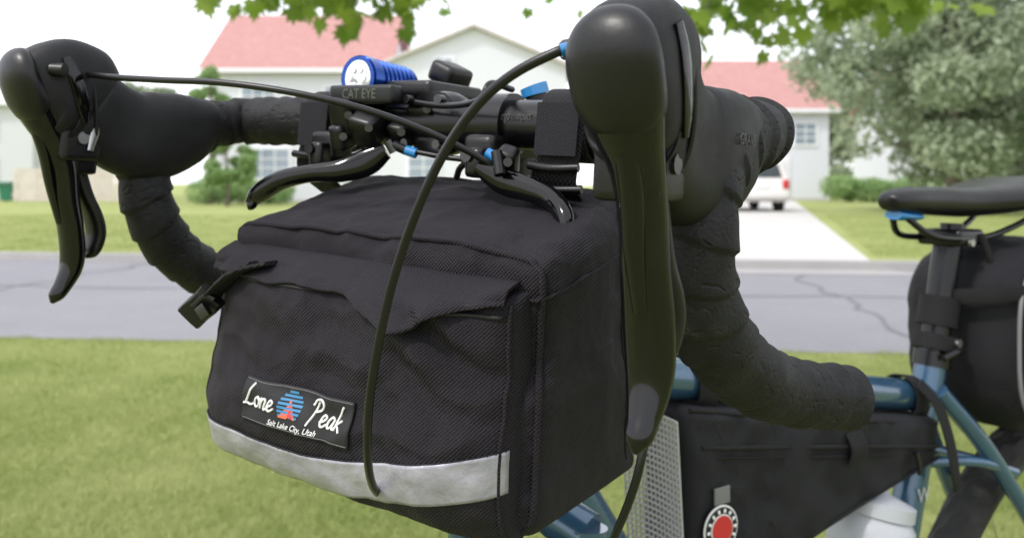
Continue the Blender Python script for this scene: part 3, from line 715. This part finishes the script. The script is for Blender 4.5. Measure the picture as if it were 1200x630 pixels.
def ribbon(name, pts, w, z, m, parent):
    vs = []; fs = []
    for i, (x, y) in enumerate(pts):
        a = Vector(pts[max(0, i-1)]); b = Vector(pts[min(len(pts)-1, i+1)]); t = (b-a).normalized(); n = Vector((-t.y, t.x))
        ww = w*random.uniform(.6, 1.3); vs += [(x+n.x*ww, y+n.y*ww, z), (x-n.x*ww, y-n.y*ww, z)]
    for i in range(len(pts)-1): fs.append((2*i, 2*i+1, 2*i+3, 2*i+2))
    mesh(name, vs, fs, m, parent, smooth=False)
ribbon('crack_seal', [(-20+i*.4, (yn(-20+i*.4)+yf(-20+i*.4))/2+.05*math.sin(i*.9)+.03*random.random()) for i in range(110)], .022, .009, M_seal, road)
for x0 in (-9.5, -5.2, 2.6, 6.3):
    ribbon('crack_seal', [(x0+.3*nz(t, x0, 0, 2)+t*.03, yn(x0)+.1+(yf(x0)-yn(x0)-.2)*t/20) for t in range(21)], .018, .0092, M_seal, road)
vs = []
for x in (-80, 39):
    y = yf(x); vs += [(x, y-.02, .002), (x, y, .10), (x, y+.15, .105), (x, y+.18, .002)]
mesh('kerb', vs, [(0, 4, 5, 1), (1, 5, 6, 2), (2, 6, 7, 3), (3, 7, 4, 0), (0, 1, 2, 3), (4, 7, 6, 5)], M_kerb, smooth=False)
mesh('driveway', [(.2, yf(.2)+.19, .094), (4.3, yf(4.3)+.19, .094), (15.2, 43.6, .094), (10.6, 43.6, .094)], [(0, 1, 2, 3)], M_conc, smooth=False)
mesh('driveway_apron', [(-.2, yf(-.2)-.6, .010), (4.7, yf(4.7)-.6, .010), (4.4, yf(4.4)-.025, .012), (.1, yf(.1)-.025, .012)], [(0, 1, 2, 3)], M_kerb, smooth=False)

M_blade = mat('grass_blade', (.22, .29, .075), .6, var=((.43, .46, .20), 1.3), transl=.35, spec=.2)
def grass(name, n, yr, xfun, hgt, w, z0):
    y = np.random.uniform(yr[0]**.5, yr[1]**.5, n)**2
    x = np.random.uniform(-1, 1, n)*xfun(y)
    edge = .05*np.sin(x*9)+.03*np.sin(x*23)
    keep = (y < 5.06-.09*x+edge*.6) if yr[1] < 8 else (y > 10.25-.11*x) & ~((x > (y-10)*.31) & (x < 4.5+(y-10)*.34))
    x, y = x[keep], y[keep]; n = len(x)
    th = np.random.uniform(0, math.pi, n); h = hgt*np.random.uniform(.45, 1.1, n)
    lx = np.random.normal(0, .45, n)*h; ly = np.random.normal(0, .45, n)*h
    V = np.zeros((n, 3, 3))
    V[:, 0] = np.stack([x-np.cos(th)*w, y-np.sin(th)*w, np.full(n, z0)], 1)
    V[:, 1] = np.stack([x+np.cos(th)*w, y+np.sin(th)*w, np.full(n, z0)], 1)
    V[:, 2] = np.stack([x+lx, y+ly, z0+h], 1)
    np_mesh(name, V.reshape(-1, 3), 3, M_blade)
grass('grass', 300000, (1.6, 6.2), lambda y: y*.75+.3, .030, .0020, 0)
grass('grass', 120000, (10.2, 24), lambda y: y*.72, .045, .006, .088)

def crown(name, clumps, n, size, m, parent):
    C_ = np.array([c[:3] for c in clumps]); R_ = np.array([c[3] for c in clumps])
    p = R_**2; p = p/p.sum(); idx = np.random.choice(len(clumps), n, p=p)
    d = np.random.normal(size=(n, 3)); d /= np.linalg.norm(d, axis=1)[:, None]
    r = np.random.uniform(.35, 1.08, n)**.6
    P = C_[idx]+d*(R_[idx]*r)[:, None]*np.array([1, 1, .8])
    a = np.random.normal(size=(n, 3)); a /= np.linalg.norm(a, axis=1)[:, None]
    b = np.cross(a, np.random.normal(size=(n, 3))); b /= np.linalg.norm(b, axis=1)[:, None]
    s = size*np.random.uniform(.5, 1.2, n)[:, None]
    V = np.stack([P-a*s, P+b*s*.55, P+a*s, P-b*s*.55], 1)
    return np_mesh(name, V.reshape(-1, 3), 4, m, parent)
M_bark = mat('bark', (.12, .10, .08), .9, bump=(25, .02), var=((.2, .17, .14), 8))
def leafmat(name, c1, c2, sc_, tr=.45): return mat(name, c1, .6, var=(c2, sc_), transl=tr, spec=.2)
M_lf1 = leafmat('leaf_sage', (.28, .35, .22), (.46, .52, .38), .9)  # far leaves: distance haze is painted in as a paler base colour
M_lf2 = leafmat('leaf_green', (.22, .36, .13), (.38, .50, .24), 1.4)
def tree(name, x, y, h, cr, m, n=9000, size=.16, base=.3, clumps=26, sq=1.0):
    t = empty(name); z0 = .08
    loft('trunk', [(x, y, z0-.1, .16*h/6), (x+.05, y, z0+h*.3, .11*h/6), (x-.05, y+.1, z0+h*.65, .07*h/6), (x, y, z0+h*.9, .02)], M_bark, t, n=16, ring=12)
    cl = []
    for i in range(clumps):
        th = random.uniform(0, 6.28); zz_ = random.uniform(base, 1)
        k = math.sin(math.pi*min(1, (zz_-base)/(1-base)*.8+.15))
        rr = cr*k*random.uniform(.2, .95)
        c = (x+rr*math.cos(th), y+rr*math.sin(th), z0+h*zz_*sq)
        cl.append((*c, cr*random.uniform(.18, .34)))
        if i % 2 == 0:
            loft('limb', [(x, y, z0+h*max(.18, zz_*.6), .05*h/6), ((x+c[0])/2, (y+c[1])/2, (z0+h*zz_*.6+c[2])/2+.1, .035*h/6), (*c, .01)], M_bark, t, n=6, ring=7)
    crown('foliage', cl, n, size, m, t)
    return t
tree('shade_tree', 13.6, 25, 9.5, 4.3, M_lf1, n=42000, size=.13, base=.16, clumps=75)
tree('shade_tree', 19.5, 31, 10.5, 4.6, M_lf1, n=30000, size=.16, base=.15, clumps=50)
tree('shade_tree', 16.6, 21, 6.5, 3.4, M_lf2, n=20000, size=.14, base=.15, clumps=34)
tree('ornamental_tree', -11.6, 33, 3.1, 1.3, M_lf2, n=6000, size=.10, base=.32, clumps=20)
tree('ornamental_tree', -17.6, 41, 5.5, 1.6, M_lf1, n=6000, size=.15, base=.3, clumps=20)
tree('ornamental_tree', -23.5, 50, 7.0, 2.2, M_lf1, n=6000, size=.18, base=.3, clumps=20)
tree('ornamental_tree', -13.6, 36.5, 6.2, 1.2, M_lf2, n=5000, size=.12, base=.4, clumps=16)
sh = empty('shrub'); crown('foliage', [(-14.0+i*.5, 36.5+random.random(), .55+.2*random.random(), .7) for i in range(8)], 6000, .09, M_lf2, sh)
loft('stem', [(-12.2, 36.8, 0, .05), (-12.2, 36.8, .5, .03)], M_bark, sh, n=2, ring=6)
sh = empty('shrub'); crown('foliage', [(16.0+i*.6, 40+random.random(), .6+.3*random.random(), .8) for i in range(9)], 6000, .1, M_lf2, sh)
loft('stem', [(18, 40.4, 0, .05), (18, 40.4, .5, .03)], M_bark, sh, n=2, ring=6)
tl = empty('tree_line')
crown('foliage', [(random.uniform(22, 70), random.uniform(55, 75), random.uniform(1, 8), random.uniform(1.5, 3.2)) for i in range(70)], 40000, .4, M_lf1, tl)

def siding(name, c):
    m = mat(name, c, .7); nt = m.node_tree; N = nt.nodes; Lk = nt.links; b = N['Principled BSDF']
    tc = N.new('ShaderNodeTexCoord'); w = N.new('ShaderNodeTexWave'); w.bands_direction = 'Z'; w.wave_profile = 'SAW'; w.inputs['Scale'].default_value = 1.6
    Lk.new(tc.outputs['Object'], w.inputs['Vector']); bp = N.new('ShaderNodeBump'); bp.inputs['Distance'].default_value = .03
    Lk.new(w.outputs['Fac'], bp.inputs['Height']); Lk.new(bp.outputs[0], b.inputs['Normal']); return m
M_sid = siding('vinyl_siding', (.74, .75, .83)); M_sid2 = siding('grey_siding', (.64, .66, .70))
M_roof = mat('roof_shingle', (.36, .185, .17), .9, var=((.42, .23, .215), 3), bump=(8, .03))  # salmon lightened and greyed, air haze carried by the shingle colour
M_roofp = mat('pale_roof', (.5, .46, .44), .9, var=((.6, .56, .54), 3))
M_trim = mat('white_trim', (.78, .78, .82), .5)
M_win = mat('window_glass', (.25, .3, .36), .1, spec=.8)
M_gar = mat('garage_door', (.70, .70, .74), .5)
def window(h, wx, wz, ww, wh, y0):
    box('window_frame', (wx, y0-.03, wz), (ww+.24, .1, wh+.24), M_trim, h)
    box('window_pane', (wx, y0-.075, wz), (ww, .03, wh), M_win, h)
    nb = max(1, int(ww/.8))
    for i in range(1, nb+1): box('muntin', (wx-ww/2+ww*i/(nb+1), y0-.1, wz), (.05, .03, wh), M_trim, h)
    for i in (1, 2): box('muntin', (wx, y0-.117, wz-wh/2+wh*i/3), (ww, .01, .05), M_trim, h)
def house(name, x0, x1, y0, dep, eave, ridge_, wins, garage=None, door=None, sid=None, roofm=None):
    h = empty(name); z0 = .05; sid = sid or M_sid; xc = (x0+x1)/2; yc = y0+dep/2
    box('walls', (xc, yc, (z0+eave)/2), (x1-x0, dep, eave-z0), sid, h)
    o = .45; zo = eave-.12
    e = (x0-o, x1+o); ya, yb = y0-o, y0+dep+o
    t = .18
    vs = []
    for x in e: vs += [(x, ya, zo), (x, yc, ridge_), (x, yb, zo), (x, ya, zo+t), (x, yc, ridge_+t), (x, yb, zo+t)]
    fs = [(3, 9, 10, 4), (4, 10, 11, 5), (0, 1, 7, 6), (1, 2, 8, 7), (0, 6, 9, 3), (2, 5, 11, 8), (0, 3, 4, 1), (1, 4, 5, 2), (6, 7, 10, 9), (7, 8, 11, 10)]
    mesh('roof', vs, fs, roofm or M_roof, h, smooth=False)
    for x in (x0+.001, x1-.001):
        mesh('gable', [(x, y0, eave-.02), (x, y0+dep, eave-.02), (x, yc, ridge_-.05)], [(0, 1, 2)], sid, h, smooth=False)
    box('fascia', (xc, ya-.02, zo+.06), (x1-x0+2*o, .04, .2), M_trim, h)
    for w_ in wins: window(h, *w_, y0)
    if garage:
        gx, gw = garage
        box('garage_frame', (gx, y0-.04, 1.2), (gw+.3, .1, 2.5), M_trim, h)
        for k in range(4): box('garage_panel', (gx, y0-.1, .38+k*.55), (gw, .06, .5), M_gar, h, bev=.02, seg=1)
    if door:
        box('door_frame', (door, y0-.04, 1.15), (1.2, .1, 2.3), M_trim, h); box('door', (door, y0-.1, 1.1), (.95, .06, 2.1), M_gar, h)
    box('foundation', (xc, yc, .12), (x1-x0+.06, dep+.06, .25), M_conc, h)
    return h
h1 = house('suburban_house', -14.9, -6.3, 40, 8.5, 6.6, 10.0, [(-12.5, 5.1, 1.6, 1.3), (-8.4, 5.1, 1.6, 1.3), (-12.0, 2.0, 2.0, 1.4), (-8.5, 2.0, 1.6, 1.4)])
gx0, gx1, gy, ge, gp = -6.2, 2.6, 38.6, 6.6, 8.4
box('wing_walls', ((gx0+gx1)/2, gy+4.5, (ge+.05)/2), (gx1-gx0, 9, ge-.05), M_sid, h1)
xm = (gx0+gx1)/2
mesh('wing_gable', [(gx0, gy, ge-.001), (gx1, gy, ge-.001), (xm, gy, gp)], [(0, 1, 2)], M_sid, h1, smooth=False)
vs = []
for y in (gy-.4, gy+9.2): vs += [(gx0-.4, y, ge-.16), (xm, y, gp+.02), (gx1+.4, y, ge-.16), (gx0-.4, y, ge+.0), (xm, y, gp+.2), (gx1+.4, y, ge+.0)]
mesh('wing_roof', vs, [(3, 9, 10, 4), (4, 10, 11, 5), (0, 1, 7, 6), (1, 2, 8, 7), (0, 6, 9, 3), (2, 5, 11, 8), (0, 3, 4, 1), (1, 4, 5, 2), (6, 7, 10, 9), (7, 8, 11, 10)], M_roofp, h1, smooth=False)
window(h1, -3.25, 6.35, .8, 1.2, gy)
window(h1, -4.2, 2.0, 1.4, 1.4, gy)
box('garage_frame', (.2, gy-.04, 1.2), (4.3, .1, 2.5), M_trim, h1)
for k in range(4): box('garage_panel', (.2, gy-.1, .38+k*.55), (4.0, .06, .5), M_gar, h1, bev=.02, seg=1)
house('suburban_house', 9.3, 17.2, 44, 8, 5.0, 8.1, [(15.9, 3.7, 1.1, 1.1)], garage=(12.7, 4.4))
house('suburban_house', -40, -27.2, 46, 9, 5.6, 8.0, [(-30, 4.1, 1.5, 1.2), (-30, 1.7, 1.5, 1.3), (-35, 4.1, 1.5, 1.2)], sid=M_sid2, roofm=M_roofp)
house('suburban_house', 24, 38, 48, 9, 5.2, 8.2, [(28, 3.8, 1.4, 1.2), (34, 3.8, 1.4, 1.2)], garage=(27, 4.6))
fe = empty('picket_fence'); M_fence = mat('fence_wood', (.62, .56, .50), .8, var=((.52, .46, .4), 2))
for i in range(30):
    x = -24.5+i*.24; box('picket', (x, 40.0, .95), (.19, .03, 1.6+.05*(i % 2)), M_fence, fe)
for z in (.45, 1.4): box('rail', (-21.1, 40.05, z), (7.2, .05, .1), M_fence, fe)
tb = empty('trash_bin'); M_bin = mat('bin_green', (.02, .16, .09), .45)
vs = []
for z, k in ((.14, .26), (1.0, .34)): vs += [(-26.1-k, 42-k, z), (-26.1+k, 42-k, z), (-26.1+k, 42+k, z), (-26.1-k, 42+k, z)]
mesh('bin_body', vs, [(0, 1, 2, 3), (4, 7, 6, 5), (0, 4, 5, 1), (1, 5, 6, 2), (2, 6, 7, 3), (3, 7, 4, 0)], M_bin, tb, smooth=False)
box('bin_lid', (-26.1, 41.95, 1.06), (.76, .8, .1), M_bin, tb, bev=.04)
for sx in (-.3, .3): tube('bin_wheel', [(-26.1+sx-.04, 42.3, .18), (-26.1+sx+.04, 42.3, .18)], .11, M_tyre, tb, n=2, ring=18)

car = empty('parked_car')
M_car = mat('car_paint', (.66, .64, .63), .25, coat=.8); M_cg = mat('car_glass', (.05, .06, .07), .08); M_tail = mat('tail_lamp', (.5, .03, .03), .2)
cx, cy = 8.15, 26.5
prof = [(0, .45), (-.02, .75), (.03, 1.0), (.10, 1.08), (.35, 1.62), (.6, 1.70), (2.2, 1.70), (2.6, 1.62), (3.3, 1.12), (4.3, 1.0), (4.55, .8), (4.6, .45), (4.4, .32), (.2, .32)]
vs = []; fs = []
for x in (-.95, -.90, 0, .90, .95):
    for (y, z) in prof:
        tap = max(0, (z-1.05)/.65)*.2
        inn = .03 if abs(x) > .93 else 0
        xx = x*(1-tap); vs.append((cx+xx, cy+y+(inn if y < 2 else -inn), .094+z-(inn if z > 1 else -inn)))
np_ = len(prof)
for i in range(4):
    for j in range(np_): fs.append((i*np_+j, i*np_+(j+1) % np_, (i+1)*np_+(j+1) % np_, (i+1)*np_+j))
fs.append(tuple(range(np_))); fs.append(tuple(range(4*np_, 5*np_)))
mesh('car_shell', vs, fs, M_car, car, smooth=False)
mesh('rear_window', [(cx-.72, cy+.10, 1.22), (cx+.72, cy+.10, 1.22), (cx+.64, cy+.305, 1.66), (cx-.64, cy+.305, 1.66)], [(0, 1, 2, 3)], M_cg, car, smooth=False)
for sx in (-1, 1):
    mesh('side_window', [(cx+sx*.925, cy+.7, 1.18), (cx+sx*.925, cy+2.9, 1.18), (cx+sx*.80, cy+2.45, 1.64), (cx+sx*.80, cy+.75, 1.64)], [(0, 1, 2, 3)], M_cg, car, smooth=False)
    box('tail_lamp', (cx+sx*.80, cy-.01, 1.0), (.2, .1, .3), M_tail, car, bev=.03)
    for yy in (.85, 3.6):
        tube('wheel', [(cx+sx*.72, cy+yy, .094+.34), (cx+sx*.94, cy+yy, .094+.34)], .34, M_tyre, car, n=2, ring=28)
        tube('hub_cap', [(cx+sx*.90, cy+yy, .094+.34), (cx+sx*.955, cy+yy, .094+.34)], .2, M_silver, car, n=2, ring=20)
box('rear_bumper', (cx, cy-.03, .66), (1.8, .16, .26), M_car, car, bev=.05)
box('licence_plate', (cx, cy-.03, .95), (.42, .03, .16), M_white, car)

# ------------------------------------------------------------------ overhanging maple
mp = empty('maple_tree')
M_maple = mat('maple_leaf', (.10, .20, .022), .5, var=((.25, .34, .05), 2.5), transl=.5, spec=.3)
tx, ty = 4.3, 2.9
loft('trunk', [(tx, ty, -.05, .19), (tx+.03, ty, .8, .15), (tx, ty, 1.9, .135), (tx-.05, ty+.05, 3.2, .10), (tx, ty, 4.6, .04)], M_bark, mp, n=24, ring=18)
limb = [(tx, ty, 2.0, .06), (3.0, 2.9, 2.35, .045), (1.8, 2.85, 2.25, .032), (.8, 2.8, 2.15, .022), (-.2, 2.8, 2.1, .015), (-1.3, 2.85, 2.0, .007)]
loft('limb', limb, M_bark, mp, n=40, ring=10)
loft('limb', [(tx, ty, 2.6, .05), (3.4, 3.6, 3.1, .035), (2.0, 4.0, 3.3, .015)], M_bark, mp, n=20, ring=10)
loft('limb', [(tx, ty, 2.8, .05), (5.2, 2.4, 3.3, .035), (6.2, 2.0, 3.6, .015)], M_bark, mp, n=20, ring=10)
def limb_at(x):
    P = catmull([l for l in limb], 60); return min(P, key=lambda p: abs(p[0]-x))
lobes = [(0, -.05), (.06, -.10), (.20, -.38), (.22, -.20), (.50, -.18), (.34, .02), (.62, .22), (.40, .26), (.52, .52), (.24, .42), (.20, .72), (.10, .62), (0, 1.0)]
leaf2d = lobes+[(-x, y) for x, y in lobes[-2:0:-1]]
leaf2d = np.array([(x, y+.1) for x, y in leaf2d])
LV = []
def add_leaf(p, size, droop=True):
    d = Vector((random.gauss(0, .6), random.gauss(0, .6), random.uniform(-1, -.1) if droop else random.gauss(0, .5))).normalized()
    nrm = Vector((random.gauss(0, .5), random.gauss(0, .5)-.5, random.uniform(.2, 1))).normalized()
    x = d.cross(nrm).normalized(); n2 = x.cross(d)
    for u_, v_ in leaf2d:
        LV.append(p+x*(u_*size)+d*(v_*size)+n2*(-.25*size*u_*u_-.12*size*v_*v_))
tips = [(272, 10), (285, 22), (300, 30), (318, 2), (345, 18), (362, 32), (380, 10), (400, 28), (412, 42), (428, 18), (448, 46), (462, 34), (478, 12), (488, -2), (820, 74), (826, 40), (840, 15), (862, 5), (880, 32), (893, 50), (903, 66), (915, 30), (936, 38), (950, 12), (968, 28), (990, 42), (1005, 18), (1024, 32), (1042, 50), (1052, 20), (1068, 36), (1085, 5), (1110, -20), (960, -20), (850, 30), (870, 20), (1000, 5), (1035, 0), (330, 0), (395, 0), (440, 0), (240, -45), (520, -45), (700, -60), (1140, -50), (600, -60)]
for (u, v) in tips:
    d = random.uniform(2.5, 3.0); t = W(u, v, d)
    b = limb_at(t.x+random.uniform(-.1, .35)); b = Vector(b[:3])
    mid = (b+t)/2+Vector((random.uniform(-.05, .05), 0, .08))
    tube('twig', [b, mid, t+Vector((0, 0, .07))], .0022, M_bark, mp, n=8, ring=5)
    for k in range(12):
        s = random.random()
        base = t+Vector((random.gauss(0, .055), random.gauss(0, .12), random.uniform(.045, .30)*(.3+s)))
        add_leaf(base, random.uniform(.055, .09))
for k in range(1500):
    x = random.uniform(-1.5, 6.0)
    add_leaf(Vector((x, 3.1+random.gauss(0, .9), max(1.95+.02*x+abs(random.gauss(0, .8)), 1.95))), random.uniform(.055, .085))
for k in range(2500):
    add_leaf(Vector((tx+random.gauss(0, 1.2), ty+random.gauss(0, 1.2), 3.6+random.gauss(0, .7))), random.uniform(.05, .08))
LV = np.array([tuple(v) for v in LV])
np_mesh('foliage', LV, len(leaf2d), M_maple, mp)

# ------------------------------------------------------------------ light
w = bpy.data.worlds.new('World'); sc.world = w; w.use_nodes = True
nt = w.node_tree; N = nt.nodes; Lk = nt.links; bg = N['Background']
sky = N.new('ShaderNodeTexSky'); sky.sky_type = 'NISHITA'; sky.sun_disc = False
el, az = math.radians(50), math.radians(232)
sky.sun_elevation = el; sky.sun_rotation = az; sky.air_density = 1.5; sky.dust_density = 4; sky.altitude = 200
mx = N.new('ShaderNodeMix'); mx.data_type = 'RGBA'; mx.inputs[0].default_value = .75
mx.inputs[7].default_value = (13.3, 13.4, 14.3, 1)
Lk.new(sky.outputs[0], mx.inputs[6]); Lk.new(mx.outputs[2], bg.inputs['Color']); bg.inputs['Strength'].default_value = .15
sun = bpy.data.lights.new('sun', 'SUN'); sun.energy = 2.6; sun.angle = math.radians(6); sun.color = (1, .96, .91)
so = bpy.data.objects.new('sun', sun); sc.collection.objects.link(so)
dirv = Vector((math.sin(az)*math.cos(el), math.cos(az)*math.cos(el), math.sin(el)))
so.rotation_euler = dirv.to_track_quat('Z', 'Y').to_euler()
sc.view_settings.view_transform = 'Standard'; sc.view_settings.look = 'None'; sc.view_settings.exposure = 0

cam = bpy.data.cameras.new('camera'); co = bpy.data.objects.new('camera', cam); sc.collection.objects.link(co)
co.location = (0, 0, H); co.rotation_euler = (math.radians(90), 0, 0)
cam.sensor_width = 36; cam.lens = 36*FPX/1200; cam.shift_y = -100/1200
cam.clip_start = .02; cam.clip_end = 3000
cam.dof.use_dof = True; cam.dof.focus_distance = .385; cam.dof.aperture_fstop = 11
sc.camera = co
